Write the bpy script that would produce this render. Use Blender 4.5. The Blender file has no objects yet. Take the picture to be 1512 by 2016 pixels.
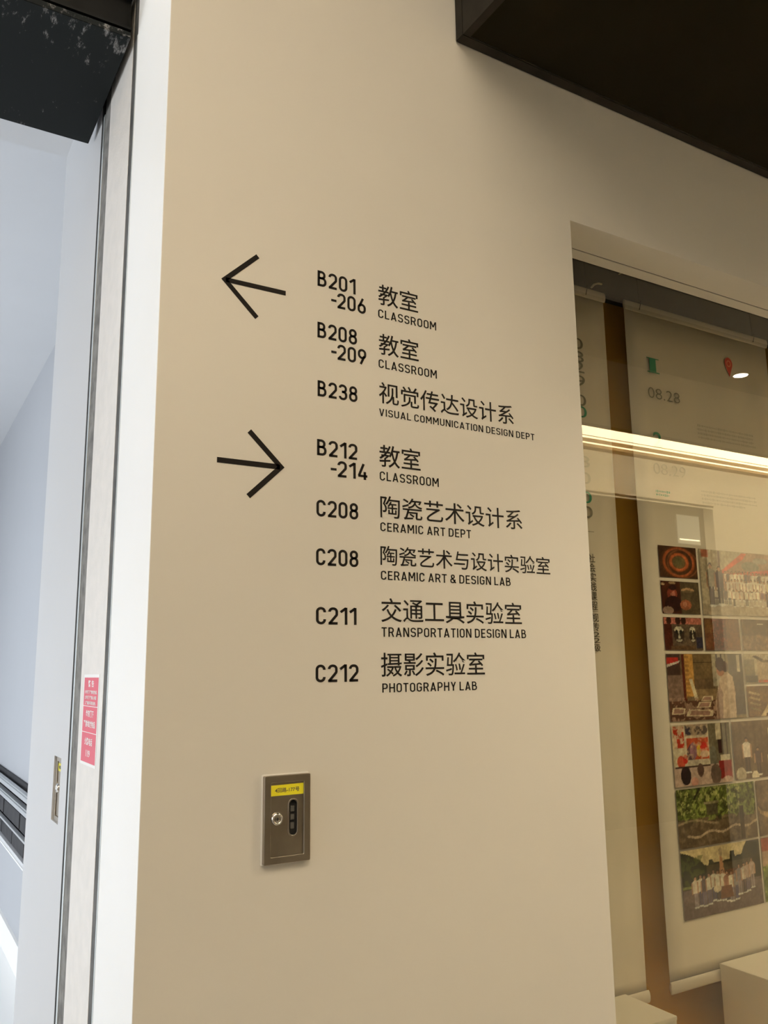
import bpy, bmesh, math, random
import numpy as np
from mathutils import Matrix, Vector
S = bpy.context.scene
COL = S.collection
# ------------------------------------------------------------ camera
F_PX, YAW, PITCH, ROLL = 1669.67, math.radians(30.632), math.radians(10.580), math.radians(-0.738)
fw = Vector((math.sin(YAW)*math.cos(PITCH), math.cos(YAW)*math.cos(PITCH), math.sin(PITCH)))
rt = fw.cross(Vector((0, 0, 1))).normalized(); up = rt.cross(fw)
rt, up = rt*math.cos(ROLL)+up*math.sin(ROLL), -rt*math.sin(ROLL)+up*math.cos(ROLL)
cam_data = bpy.data.cameras.new('camera'); cam = bpy.data.objects.new('camera', cam_data); COL.objects.link(cam)
m3 = Matrix((rt, up, -fw)).transposed()
cam.matrix_world = Matrix.Translation((0, -1.45, 1.55)) @ m3.to_4x4()
cam_data.sensor_fit = 'HORIZONTAL'; cam_data.sensor_width = 36; cam_data.lens = F_PX/1512*36
cam_data.clip_start = 0.02
S.camera = cam
# ------------------------------------------------------------ world, light, exposure
SKY = 5.3
w = bpy.data.worlds.new('sky'); S.world = w; w.use_nodes = True
w.node_tree.nodes['Background'].inputs[0].default_value = (0.90, 0.95, 1.0, 1)
w.node_tree.nodes['Background'].inputs[1].default_value = SKY
S.view_settings.view_transform = 'Standard'; S.view_settings.look = 'None'
S.view_settings.exposure = 0.0; S.view_settings.gamma = 1.0; S.view_settings.use_curve_mapping = False
WARM = (1.0, 0.82, 0.60)
P_STRIP = 10.0      # radiance of the wall-washer diffusers
P_WASH = 480.0       # radiance of the hidden strip added to wash the opposite wall
P_PANEL = 10.5       # radiance of the foyer ceiling panel
P_DOWN = 150.0        # watts per downlight
def portal(name, loc, rot, sx, sy):
    l = bpy.data.lights.new(name, 'AREA'); l.shape = 'RECTANGLE'; l.size = sx; l.size_y = sy
    l.cycles.is_portal = True
    o = bpy.data.objects.new(name, l); o.location = loc; o.rotation_euler = rot; COL.objects.link(o)
portal('daylight_portal', (-3.02, 4.0, 1.2), (0, -math.pi/2, 0), 2.2, 5.0)
portal('daylight_portal', (-3.02, -0.55, 1.9), (0, -math.pi/2, 0), 2.4, .9)  # daylight through the added foyer window
def spot(name, loc, power, color, size=.05, ang=120, blend=.6):
    l = bpy.data.lights.new(name, 'SPOT'); l.energy = power; l.color = color; l.shadow_soft_size = size
    l.spot_size = math.radians(ang); l.spot_blend = blend
    o = bpy.data.objects.new(name, l); o.location = loc; COL.objects.link(o)
# ------------------------------------------------------------ materials
def mat(name, color, rough=.6, metal=0, emit=None, estr=0, noise=None, bump=0, bscale=200, spec=None, nscale=8, alpha=None):
    m = bpy.data.materials.new(name); m.use_nodes = True; nt = m.node_tree; b = nt.nodes['Principled BSDF']
    b.inputs['Base Color'].default_value = (*color, 1); b.inputs['Roughness'].default_value = rough
    b.inputs['Metallic'].default_value = metal
    if spec is not None: b.inputs['Specular IOR Level'].default_value = spec
    if emit: b.inputs['Emission Color'].default_value = (*emit, 1); b.inputs['Emission Strength'].default_value = estr
    tc = nt.nodes.new('ShaderNodeTexCoord')
    if noise is not None:
        n = nt.nodes.new('ShaderNodeTexNoise'); n.inputs['Scale'].default_value = nscale; n.inputs['Detail'].default_value = 6
        nt.links.new(tc.outputs['Object'], n.inputs['Vector'])
        r = nt.nodes.new('ShaderNodeValToRGB'); r.color_ramp.elements[0].position = .35; r.color_ramp.elements[1].position = .7
        r.color_ramp.elements[0].color = (*color, 1); r.color_ramp.elements[1].color = (*noise, 1)
        nt.links.new(n.outputs['Fac'], r.inputs[0]); nt.links.new(r.outputs[0], b.inputs['Base Color'])
    if bump:
        n2 = nt.nodes.new('ShaderNodeTexNoise'); n2.inputs['Scale'].default_value = bscale; n2.inputs['Detail'].default_value = 4
        nt.links.new(tc.outputs['Object'], n2.inputs['Vector'])
        bp = nt.nodes.new('ShaderNodeBump'); bp.inputs['Strength'].default_value = bump; bp.inputs['Distance'].default_value = .002
        nt.links.new(n2.outputs['Fac'], bp.inputs['Height']); nt.links.new(bp.outputs[0], b.inputs['Normal'])
    return m
M = {}
M['wall'] = mat('wall_paint', (.675, .648, .585), .55, noise=(.69, .663, .60), nscale=2.5, bump=.12, bscale=60)
M['white'] = mat('white_paint', (.90, .90, .89), .5, noise=(.885, .885, .87), nscale=5, bump=.1, bscale=90)
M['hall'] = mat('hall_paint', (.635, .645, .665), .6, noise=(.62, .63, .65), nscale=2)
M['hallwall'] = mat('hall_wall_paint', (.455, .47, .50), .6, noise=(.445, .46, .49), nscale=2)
M['ceilstrip'] = mat('ceiling_strip_paint', (.30, .285, .25), .6)
M['beamface'] = mat('black_steel_face', (.006, .006, .005), .6, spec=.15, noise=(.010, .010, .009), nscale=20)
M['beige'] = mat('rail_panel_paint', (.80, .765, .725), .5, noise=(.74, .715, .68), nscale=26, bump=.25, bscale=160)
M['groove'] = mat('dark_groove', (.045, .045, .04), .7, noise=(.12, .115, .105), nscale=18)
M['filler'] = mat('rough_filler', (.26, .255, .24), .85, noise=(.13, .125, .12), nscale=30, bump=.5, bscale=120)
M['strip'] = mat('metal_strip', (.62, .66, .66), .35, .6)
M['black'] = mat('black_gap', (.008, .008, .008), .9)
M['soffit'] = mat('black_soffit_paint', (.012, .0095, .004), .85, spec=.08, noise=(.015, .012, .005), nscale=3)
M['rim'] = mat('black_angle_trim', (.018, .0145, .010), .6, spec=.15, noise=(.03, .025, .018), nscale=14)
M['vinyl'] = mat('black_vinyl', (.010, .008, .007), .6, spec=.15)
M['steel'] = mat('brushed_steel', (.42, .38, .32), .34, 1, noise=(.34, .30, .25), nscale=16)
M['chrome'] = mat('chrome', (.75, .73, .70), .14, 1)
M['yellow'] = mat('yellow_label', (.86, .78, .03), .4)
M['red'] = mat('red_print', (.74, .07, .12), .45)
M['paperwhite'] = mat('white_print', (.88, .88, .87), .5)
M['paper'] = mat('banner_paper', (.70, .67, .63), .7, noise=(.72, .69, .65), nscale=2)
M['bronze'] = mat('bronze_panel', (.62, .36, .06), .5, noise=(.56, .32, .052), nscale=3)
M['plinth'] = mat('plinth_paint', (.70, .68, .64), .6)
M['grey_ink'] = mat('grey_ink', (.20, .20, .18), .6)
M['faint_ink'] = mat('faint_ink', (.52, .50, .46), .6)
M['dark_ink'] = mat('dark_ink', (.06, .055, .05), .6)
M['green_ink'] = mat('green_ink', (.03, .30, .20), .6)
M['pin_red'] = mat('pin_red', (.55, .05, .04), .6)
M['pin_light'] = mat('pin_light_red', (.75, .25, .18), .6)
M['cord'] = mat('pale_cord', (.6, .56, .42), .6)
M['caulk'] = mat('white_caulk', (.85, .83, .78), .6)
M['diffuser'] = mat('warm_diffuser', (.9, .85, .7), .4, emit=(1.0, .80, .50), estr=P_STRIP)
M['washer'] = mat('warm_washer', (.9, .85, .7), .4, emit=(1.0, .80, .48), estr=P_WASH)
M['panel'] = mat('ceiling_panel_light', (.9, .9, .85), .4, emit=WARM, estr=P_PANEL)
M['lit_pane'] = mat('lit_window', (.8, .8, .72), .4, emit=(1, .92, .62), estr=1.0)
M['lens'] = mat('downlight_lens', (.9, .9, .85), .4, emit=(1, .9, .72), estr=40)
M['bronze_trim'] = mat('bronze_trim', (.22, .15, .07), .6, 0)
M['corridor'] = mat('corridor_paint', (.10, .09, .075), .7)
M['floor'] = mat('floor_tile', (.34, .32, .29), .35, noise=(.31, .29, .26), nscale=4)
M['pale_floor'] = mat('pale_hall_floor', (.93, .94, .94), .35)
M['darkseat'] = mat('dark_upholstery', (.030, .030, .034), .75, noise=(.05, .048, .052), nscale=10)
M['railgrey'] = mat('grey_rail_paint', (.50, .52, .54), .4, .2)
def beam_mat():
    m = mat('scuffed_black_paint', (.010, .013, .012), .6, spec=.15); nt = m.node_tree; b = nt.nodes['Principled BSDF']
    tc = nt.nodes.new('ShaderNodeTexCoord'); mp = nt.nodes.new('ShaderNodeMapping'); mp.inputs['Scale'].default_value = (1, .35, 1)
    n = nt.nodes.new('ShaderNodeTexNoise'); n.inputs['Scale'].default_value = 55; n.inputs['Detail'].default_value = 8; n.inputs['Roughness'].default_value = .75
    n0 = nt.nodes.new('ShaderNodeTexNoise'); n0.inputs['Scale'].default_value = 5
    sx = nt.nodes.new('ShaderNodeSeparateXYZ')
    nt.links.new(tc.outputs['Object'], mp.inputs[0]); nt.links.new(mp.outputs[0], n.inputs['Vector']); nt.links.new(tc.outputs['Object'], n0.inputs['Vector'])
    nt.links.new(tc.outputs['Object'], sx.inputs[0])
    g = nt.nodes.new('ShaderNodeMapRange'); g.inputs[1].default_value = .05; g.inputs[2].default_value = .38; g.inputs[3].default_value = 0; g.inputs[4].default_value = .16
    nt.links.new(sx.outputs[0], g.inputs[0])
    y = nt.nodes.new('ShaderNodeMapRange'); y.inputs[1].default_value = .50; y.inputs[2].default_value = .27; y.inputs[3].default_value = 0; y.inputs[4].default_value = 1
    nt.links.new(sx.outputs[1], y.inputs[0])
    mu = nt.nodes.new('ShaderNodeMath'); mu.operation = 'MULTIPLY'; nt.links.new(g.outputs[0], mu.inputs[0]); nt.links.new(y.outputs[0], mu.inputs[1])
    a = nt.nodes.new('ShaderNodeMath'); a.operation = 'ADD'; nt.links.new(n.outputs['Fac'], a.inputs[0]); nt.links.new(mu.outputs[0], a.inputs[1])
    mm = nt.nodes.new('ShaderNodeMath'); mm.operation = 'MULTIPLY_ADD'; nt.links.new(n0.outputs['Fac'], mm.inputs[0]); mm.inputs[1].default_value = .25; nt.links.new(a.outputs[0], mm.inputs[2])
    r = nt.nodes.new('ShaderNodeValToRGB'); e = r.color_ramp.elements
    e[0].position = .77; e[0].color = (.006, .008, .0075, 1); e[1].position = .90; e[1].color = (.28, .27, .26, 1)
    nt.links.new(mm.outputs[0], r.inputs[0]); nt.links.new(r.outputs[0], b.inputs['Base Color'])
    return m
M['beam'] = beam_mat()
def glass_mat():
    m = bpy.data.materials.new('display_glass'); m.use_nodes = True; nt = m.node_tree; nt.nodes.clear()
    out = nt.nodes.new('ShaderNodeOutputMaterial'); mix = nt.nodes.new('ShaderNodeMixShader')
    t = nt.nodes.new('ShaderNodeBsdfTransparent'); t.inputs[0].default_value = (.90, .885, .82, 1)
    g = nt.nodes.new('ShaderNodeBsdfGlossy'); g.inputs['Roughness'].default_value = 0.0; g.inputs['Color'].default_value = (1, 1, .97, 1)
    fr = nt.nodes.new('ShaderNodeFresnel'); fr.inputs[0].default_value = 1.52
    k = nt.nodes.new('ShaderNodeMath'); k.operation = 'MULTIPLY'; k.inputs[1].default_value = 1.9; k.use_clamp = True   # two faces of the pane
    ge = nt.nodes.new('ShaderNodeNewGeometry'); inv = nt.nodes.new('ShaderNodeMath'); inv.operation = 'SUBTRACT'; inv.inputs[0].default_value = 1   # the front face carries both reflections
    nt.links.new(ge.outputs['Backfacing'], inv.inputs[1]); kk = nt.nodes.new('ShaderNodeMath'); kk.operation = 'MULTIPLY'
    nt.links.new(fr.outputs[0], k.inputs[0]); nt.links.new(k.outputs[0], kk.inputs[0]); nt.links.new(inv.outputs[0], kk.inputs[1]); nt.links.new(kk.outputs[0], mix.inputs[0])
    nt.links.new(t.outputs[0], mix.inputs[1]); nt.links.new(g.outputs[0], mix.inputs[2]); nt.links.new(mix.outputs[0], out.inputs[0])
    return m
M['glass'] = glass_mat()
pm = mat('printed_photo', (.5, .5, .5), .8, spec=.08); _a = pm.node_tree.nodes.new('ShaderNodeAttribute'); _a.attribute_name = 'ink'
pm.node_tree.links.new(_a.outputs['Color'], pm.node_tree.nodes['Principled BSDF'].inputs['Base Color']); M['photo'] = pm
# ------------------------------------------------------------ helpers
def tag(o, label=None, cat=None, group=None, kind=None):
    if label: o['label'] = label
    if cat: o['category'] = cat
    if group: o['group'] = group
    if kind: o['kind'] = kind
    return o
def link(name, me, m=None, parent=None):
    o = bpy.data.objects.new(name, me); COL.objects.link(o)
    if m is not None: me.materials.clear(); me.materials.append(M[m])
    if parent: o.parent = parent
    return o
def empty(name, loc, label=None, cat=None, group=None):
    o = bpy.data.objects.new(name, None); o.empty_display_size = .05; o.location = loc; COL.objects.link(o)
    return tag(o, label, cat, group)
def boxes(name, lst, m, parent=None, bevel=0, kind=None, off=(0, 0, 0)):
    """lst of (x0,x1,y0,y1,z0,z1) joined into one mesh; off is subtracted (parent origin)"""
    bm = bmesh.new()
    for x0, x1, y0, y1, z0, z1 in lst:
        r = bmesh.ops.create_cube(bm, size=1)
        for v in r['verts']:
            v.co = Vector(((x0+x1)/2+v.co.x*(x1-x0)-off[0], (y0+y1)/2+v.co.y*(y1-y0)-off[1], (z0+z1)/2+v.co.z*(z1-z0)-off[2]))
    if bevel: bmesh.ops.bevel(bm, geom=bm.edges[:], offset=bevel, segments=2, affect='EDGES')
    me = bpy.data.meshes.new(name); bm.to_mesh(me); bm.free()
    o = link(name, me, m, parent)
    if kind: o['kind'] = kind
    return o
def pdata(name, vs, fs, m, parent=None, smooth=False):
    me = bpy.data.meshes.new(name); me.from_pydata(vs, [], fs); me.update()
    if smooth: me.shade_smooth()
    return link(name, me, m, parent)
def tube(name, pts, r, m, parent=None, n=8):
    vs = []; fs = []
    for i, p in enumerate(pts):
        p = Vector(p); d = (Vector(pts[min(i+1, len(pts)-1)])-Vector(pts[max(i-1, 0)])).normalized()
        a = d.orthogonal().normalized(); b = d.cross(a)
        if i: # keep frames aligned
            a = (pa - d*pa.dot(d)).normalized(); b = d.cross(a)
        pa = a
        for k in range(n):
            t = 2*math.pi*k/n; vs.append(p+r*(a*math.cos(t)+b*math.sin(t)))
    for i in range(len(pts)-1):
        for k in range(n):
            fs.append((i*n+k, i*n+(k+1) % n, (i+1)*n+(k+1) % n, (i+1)*n+k))
    fs.append(tuple(range(n))[::-1]); fs.append(tuple(range((len(pts)-1)*n, len(pts)*n)))
    return pdata(name, vs, fs, m, parent, True)
def lathe(name, prof, m, parent=None, n=28, axis='y'):
    """prof of (radius, depth); depth runs towards -y (out of a wall facing -y)"""
    vs = []; fs = []
    for r, h in prof:
        for k in range(n):
            t = 2*math.pi*k/n
            vs.append((r*math.cos(t), -h, r*math.sin(t)) if axis == 'y' else (r*math.cos(t), r*math.sin(t), h))
    for i in range(len(prof)-1):
        for k in range(n): fs.append((i*n+k, i*n+(k+1) % n, (i+1)*n+(k+1) % n, (i+1)*n+k))
    fs.append(tuple(range((len(prof)-1)*n, len(prof)*n)))
    return pdata(name, vs, fs, m, parent, True)
# flat outlines (with holes) in wall x/z, thickness towards -y
def plate(name, loops, y_back, thick, m, parent=None, bevel=0):
    c = bpy.data.curves.new(name, 'CURVE'); c.dimensions = '2D'; c.fill_mode = 'BOTH'; c.extrude = max(thick/2-bevel, .00001); c.bevel_depth = bevel; c.bevel_resolution = 1
    for lp in loops:
        s = c.splines.new('POLY'); s.points.add(len(lp)-1); s.use_cyclic_u = True
        for p, q in zip(s.points, lp): p.co = (q[0], q[1], 0, 1)
    t = bpy.data.objects.new('tmp', c); COL.objects.link(t)
    me = bpy.data.meshes.new_from_object(t.evaluated_get(bpy.context.evaluated_depsgraph_get()))
    bpy.data.objects.remove(t); bpy.data.curves.remove(c)
    for v in me.vertices: v.co = (v.co.x, y_back-thick/2-v.co.z, v.co.y)
    me.name = name; me.update()
    return link(name, me, m, parent)
def rrect(x0, x1, z0, z1, r, n=6):
    out = []
    for cx, cz, a in ((x1-r, z1-r, 0), (x0+r, z1-r, 90), (x0+r, z0+r, 180), (x1-r, z0+r, 270)):
        for k in range(n+1):
            t = math.radians(a+90*k/n); out.append((cx+r*math.cos(t), cz+r*math.sin(t)))
    return out
def glyph_text(name, body, x0, x1, z0, z1, y, m, parent=None, thick=.0003, off=0.0, vertical=None, plane='y'):
    """lettering in the built-in font, fitted to a box on a wall; plane 'y' faces -y, plane 'x' faces -x (x0>x1 are y values)"""
    c = bpy.data.curves.new(name, 'FONT'); c.body = body; c.extrude = .5; c.offset = off; c.resolution_u = 6
    if vertical: c.space_line = vertical; c.align_x = 'CENTER'
    t = bpy.data.objects.new('tmp', c); COL.objects.link(t)
    me = bpy.data.meshes.new_from_object(t.evaluated_get(bpy.context.evaluated_depsgraph_get()))
    bpy.data.objects.remove(t); bpy.data.curves.remove(c)
    a = np.empty(len(me.vertices)*3, dtype=np.float32); me.vertices.foreach_get('co', a); a = a.reshape(-1, 3)
    lo = a.min(0); hi = a.max(0)
    u = (a[:, 0]-lo[0])/(hi[0]-lo[0]); v = (a[:, 1]-lo[1])/(hi[1]-lo[1]); d = (a[:, 2]-lo[2])/(hi[2]-lo[2])
    if plane == 'y': b = np.stack([x0+u*(x1-x0), y-d*thick, z0+v*(z1-z0)], 1)
    else: b = np.stack([y-d*thick, x0+u*(x1-x0), z0+v*(z1-z0)], 1)
    me.vertices.foreach_set('co', b.astype(np.float32).ravel()); me.name = name; me.update()
    return link(name, me, m, parent)
# ---- narrow engineering letters, drawn as strokes
def fillet(pts, rad, closed):
    out = []; n = len(pts)
    for i, p in enumerate(pts):
        r = rad[i]
        if r <= 0 or (not closed and i in (0, n-1)): out.append(Vector(p)); continue
        p = Vector(p); a = Vector(pts[i-1])-p; b = Vector(pts[(i+1) % n])-p
        ang = a.angle(b); t = r/math.tan(ang/2); t = min(t, a.length*.5 if closed or i > 1 else a.length, b.length*.5 if closed or i < n-2 else b.length)
        rr = t*math.tan(ang/2); a.normalize(); b.normalize()
        c = p+(a+b).normalized()*(rr/math.sin(ang/2)); s = p+a*t-c; e = p+b*t-c
        tot = s.angle(e); sg = 1 if s.x*e.y-s.y*e.x > 0 else -1
        for k in range(9):
            q = sg*tot*k/8; out.append(c+Vector((s.x*math.cos(q)-s.y*math.sin(q), s.x*math.sin(q)+s.y*math.cos(q))))
    return out
def ribbon(pts, hw, closed=False):
    q = [pts[0]]
    for p in pts[1:]:
        if (p-q[-1]).length > 1e-5: q.append(p)
    if closed and (q[0]-q[-1]).length < 1e-5: q.pop()
    pts = q; n = len(pts); L = []; R = []
    for i, p in enumerate(pts):
        a = pts[i-1] if (i or closed) else None; b = pts[(i+1) % n] if (i < n-1 or closed) else None
        d1 = (p-a).normalized() if a is not None and (p-a).length > 1e-9 else None
        d2 = (b-p).normalized() if b is not None and (b-p).length > 1e-9 else None
        d1 = d1 if d1 is not None else d2; d2 = d2 if d2 is not None else d1
        n1 = Vector((-d1.y, d1.x)); n2 = Vector((-d2.y, d2.x)); mt = n1+n2
        mt = mt/max(.3, mt.dot(n1)) if mt.length > 1e-6 else n1
        L.append(p+mt*hw); R.append(p-mt*hw)
    qs = []
    for i in range(n if closed else n-1):
        j = (i+1) % n; qs.append([L[i], L[j], R[j], R[i]])
    return qs
hs = .073; T_ = 1-hs; B_ = hs
def P(pts, rad=None, closed=False, hw=None): return ribbon(fillet(pts, rad or [0]*len(pts), closed), hw or hs, closed)
def DG(x0, z0, x1, z1):
    h = hs*math.sqrt(1+((x1-x0)/(z1-z0))**2)
    return [[Vector((x0-h, z0)), Vector((x0+h, z0)), Vector((x1+h, z1)), Vector((x1-h, z1))]]
def ST(x, z0=0, z1=1): return [[Vector((x-hs, z0)), Vector((x+hs, z0)), Vector((x+hs, z1)), Vector((x-hs, z1))]]
def BR(z, x0, x1): return [[Vector((x0, z-hs)), Vector((x1, z-hs)), Vector((x1, z+hs)), Vector((x0, z+hs))]]
def GL(ch):
    s = hs; W = .48; r = .2
    if ch == 'A': return .62, DG(s+.01, 0, .31, 1)+DG(.61-s, 0, .31, 1)+BR(.26, .12, .50)
    if ch == 'B': return .56, ST(s)+P([(s, T_), (.43, T_), (.43, .53), (s, .53)], [0, .18, .18, 0])+P([(s, .53), (W+.01, .53), (W+.01, B_), (s, B_)], [0, .2, .2, 0])
    if ch == 'C': return .55, P([(W, .70), (W, T_), (s, T_), (s, B_), (W, B_), (W, .30)], [0, r, r, r, r, 0])
    if ch == 'D': return .56, ST(s)+P([(s, T_), (W+.01, T_), (W+.01, B_), (s, B_)], [0, .24, .24, 0])
    if ch == 'E': return .48, ST(s)+BR(T_, s, .47)+BR(B_, s, .47)+BR(.51, s, .42)
    if ch == 'G': return .56, P([(W, .73), (W, T_), (s, T_), (s, B_), (W, B_), (W, .49), (.29, .49)], [0, r, r, r, r, 0, 0])
    if ch == 'H': return .58, ST(s)+ST(.58-s)+BR(.51, s, .52)
    if ch == 'I': return .132, ST(s)
    if ch == 'L': return .46, ST(s)+BR(B_, s, .46)
    if ch == 'M': return .70, ST(s)+ST(.70-s)+DG(s+.02, 1, .35, .32)+DG(.68-s, 1, .35, .32)
    if ch == 'N': return .60, ST(s)+ST(.60-s)+DG(s+.03, 1, .57-s, 0)
    if ch in 'O0': return W+s, P([(s, B_), (W, B_), (W, T_), (s, T_)], [r]*4, True)
    if ch == 'P': return .54, ST(s)+P([(s, T_), (W, T_), (W, .44), (s, .44)], [0, .2, .2, 0])
    if ch == 'R': return .57, ST(s)+P([(s, T_), (W, T_), (W, .47), (s, .47)], [0, .2, .2, 0])+DG(.33, .47, .57-s, 0)
    if ch == 'S': return .54, P([(W, .76), (W, T_), (s, T_), (s, .51), (W, .51), (W, B_), (s, B_), (s, .24)], [0, .19, .19, .19, .19, .19, .19, 0])
    if ch == 'T': return .52, ST(.26)+BR(T_, 0, .52)
    if ch == 'U': return .56, P([(s, 1), (s, B_), (.56-s, B_), (.56-s, 1)], [0, .21, .21, 0])
    if ch == 'V': return .60, DG(s+.01, 1, .30, 0)+DG(.59-s, 1, .30, 0)
    if ch == 'Y': return .58, DG(s+.01, 1, .29, .42)+DG(.57-s, 1, .29, .42)+ST(.29, 0, .44)
    if ch == '&': return .62, P([(.60, .02), (.15, .66), (.15, T_), (.43, T_), (.43, .64), (s, .40), (s, B_), (.44, B_), (.53, .42)], [0, .13, .12, .13, .14, .16, .2, .22, 0])
    if ch == '1': return .40, ST(.34)+P([(.03, .73), (.34, .965)])
    if ch == '2': return .54, P([(s, .74), (s, T_), (W, T_), (W, .56), (.085, .075)], [0, r, r, .12, 0])+BR(B_, .02, .53)
    if ch == '3': return .54, P([(s, .77), (s, T_), (W-.02, T_), (W-.02, .53), (.2, .53)], [0, .2, .2, .18, 0])+P([(.2, .53), (W, .53), (W, B_), (s, B_), (s, .24)], [0, .2, .2, .2, 0])
    if ch == '4': return .58, P([(.36, 1), (.075, .24)])+BR(.23, .03, .58)+ST(.43, 0, .50)
    if ch == '6': return .54, P([(s, B_), (W, B_), (W, .58), (s, .58)], [.2]*4, True)+P([(.36, 1), (.115, .46)])
    if ch == '9': return .54, P([(s, T_), (W, T_), (W, .42), (s, .42)], [.2]*4, True)+P([(.18, 0), (.425, .54)])
    if ch == '8': return .54, P([(s+.02, .53), (W-.02, .53), (W-.02, T_), (s+.02, T_)], [.18]*4, True)+P([(s, B_), (W, B_), (W, .53), (s, .53)], [.2]*4, True)
    if ch == '-': return .34, BR(.44, 0, .34)
    return .25, []
def stroke_text(name, body, x0, x1, z0, z1, y, m, parent=None, thick=.0003, track=.13, weight=.073):
    global hs, T_, B_
    hs = B_ = weight; T_ = 1-hs
    qs = []; cx = 0
    for ch in body:
        if ch == ' ': cx += .24; continue
        wd, g = GL(ch)
        if ch == '4' : pass
        for q in g: qs.append([(v.x+cx, v.y) for v in q])
        cx += wd+(track*.4 if ch == '-' else track)
    xmax = max(p[0] for q in qs for p in q); xmin = min(p[0] for q in qs for p in q)
    k = (x1-x0)/(xmax-xmin); kz = z1-z0; vs = []; fs = []
    for q in qs:
        b = len(vs)
        for yy in (y, y-thick):
            for p in q: vs.append((x0+(p[0]-xmin)*k, yy, z0+p[1]*kz))
        fs += [(b+4, b+5, b+6, b+7), (b+0, b+3, b+2, b+1)]+[(b+i, b+(i+1) % 4, b+4+(i+1) % 4, b+4+i) for i in range(4)]
    return pdata(name, vs, fs, m, parent)
# ============================================================ THE SETTING
H = 2.66                       # head of the display opening
# main directory wall (x .39 ... 9), with the display opening x>1.415
wall = boxes('wall_front', [(.41, 1.415, 0, .105, 0, 4.3), (1.415, 9, 0, .105, H, 4.3), (1.415, 9, 0, .105, 0, .42),
                            (.3905, .41, 0, .263, 0, 4.3)], 'wall', kind='structure')
# only the face of the leaf towards the foyer is cream; the return of the corner is bright white
jamb = boxes('wall_left', [(.3895, .3905, 0.0003, .263, 0, 4.3)], 'white', kind='structure')
jamb['label'] = 'white painted return of the directory wall at the shutter opening'
boxes('wall_core', [(.41, 1.12, .105, 1.165, 0, 4.3)], 'hall', kind='structure')
boxes('wall_hall_return', [(.39, .41, .622, .701, 0, 3.75), (.39, .41, .789, 1.165, 0, 3.75), (.39, .41, .701, .789, 0, 1.2102), (.39, .41, .701, .789, 1.3578, 3.75)], 'hall', kind='structure')
boxes('trim_1', [(.390, .41, .305, .525, 0, 3.3)], 'beige', kind='structure', bevel=.0015)
boxes('trim_2', [(.3904, .41, .263, .305, 0, 3.3)], 'groove', kind='structure')
boxes('trim_3', [(.3888, .3904, .2635, .2695, 0, 2.96)], 'strip', kind='structure')
boxes('trim_4', [(.3904, .41, .525, .583, 0, 3.3)], 'filler', kind='structure')
boxes('trim_5', [(.389, .41, .583, .599, 0, 2.96)], 'strip', kind='structure')
boxes('trim_6', [(.3904, .41, .599, .622, 0, 3.3)], 'black', kind='structure')
boxes('trim_7', [(1.415, 9, .107, .145, H-.002, H+.06)], 'wall', kind='structure')         # strip of the head in front of the glass
boxes('trim_8', [(1.30, 9, .1055, .1065, H-.0005, H+.05)], 'groove', kind='structure')
# hall beyond the shutter opening
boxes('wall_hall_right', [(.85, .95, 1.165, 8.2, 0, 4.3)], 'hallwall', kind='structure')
boxes('wall_hall_end', [(-3, .95, 8.2, 8.3, 0, 4.3)], 'hall', kind='structure')
boxes('ceiling_hall', [(-3, .95, 1.165, 8.2, 3.71, 3.8)], 'hall', kind='structure')
boxes('ceiling_passage', [(-3, .41, .722, 1.165, 3.17, 3.8)], 'hall', kind='structure')
boxes('wall_hall_left', [(-3.1, -3, .722, 1.5, 0, 4.3), (-3.1, -3, 6.5, 8.2, 0, 4.3), (-3.1, -3, 1.5, 6.5, 0, .1), (-3.1, -3, 1.5, 6.5, 2.3, 4.3)], 'hall', kind='structure')
boxes('baseboard_hall', [(.838, .85, 1.165, 8.2, 0, .095)], 'white', kind='structure')
boxes('floor_hall', [(-3, .95, .2, 8.2, -.05, 0)], 'pale_floor', kind='structure')
fr = boxes('window_1', [(-3.08, -3.02, 1.5, 6.5, .1, .16), (-3.08, -3.02, 1.5, 6.5, 2.24, 2.3), (-3.08, -3.02, 1.5, 1.56, .1, 2.3), (-3.08, -3.02, 6.44, 6.5, .1, 2.3)], 'railgrey', kind='structure')
for yy in (2.75, 4.0, 5.25): boxes('mullion', [(-3.08, -3.02, yy-.03, yy+.03, .16, 2.24)], 'railgrey', fr)
# foyer
boxes('floor', [(-3, 9, -4.6, .2, -.05, 0)], 'floor', kind='structure')
boxes('wall_foyer_left', [(-3.1, -3, -4.6, -1.00, 0, 4.3), (-3.1, -3, -.10, .722, 0, 4.3), (-3.1, -3, -1.00, -.10, 0, .7), (-3.1, -3, -1.00, -.10, 3.1, 4.3)], 'wall', kind='structure')
boxes('added_window', [(-3.08, -3.02, -1.00, -.10, .7, .76), (-3.08, -3.02, -1.00, -.10, 3.04, 3.1), (-3.08, -3.02, -1.00, -.94, .7, 3.1), (-3.08, -3.02, -.16, -.10, .7, 3.1)], 'railgrey', kind='structure')  # unseen window added to throw more daylight on the white jamb
boxes('wall_opening_left', [(-3, -1.6, 0, .722, 0, 4.3)], 'wall', kind='structure')
boxes('ceiling', [(-3, 9.1, -2.6, .0, 3.95, 4.05)], 'wall', kind='structure')
boxes('wall_right', [(9, 9.1, -2.6, 0, 0, 4.3)], 'wall', kind='structure')
XO = 5.60
boxes('wall_back', [(-3, 9.1, -2.7, -2.6, 2.79, 4.3), (XO, 9.1, -2.7, -2.6, 0, 2.79), (-3, -.4, -2.7, -2.6, 0, 2.79)], 'wall', kind='structure')
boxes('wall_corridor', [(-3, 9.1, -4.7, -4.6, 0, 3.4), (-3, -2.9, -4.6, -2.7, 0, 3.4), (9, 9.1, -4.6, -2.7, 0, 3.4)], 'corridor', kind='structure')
boxes('ceiling_corridor', [(-3, 9.1, -4.7, -2.7, 3.40, 3.45)], 'corridor', kind='structure')
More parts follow.
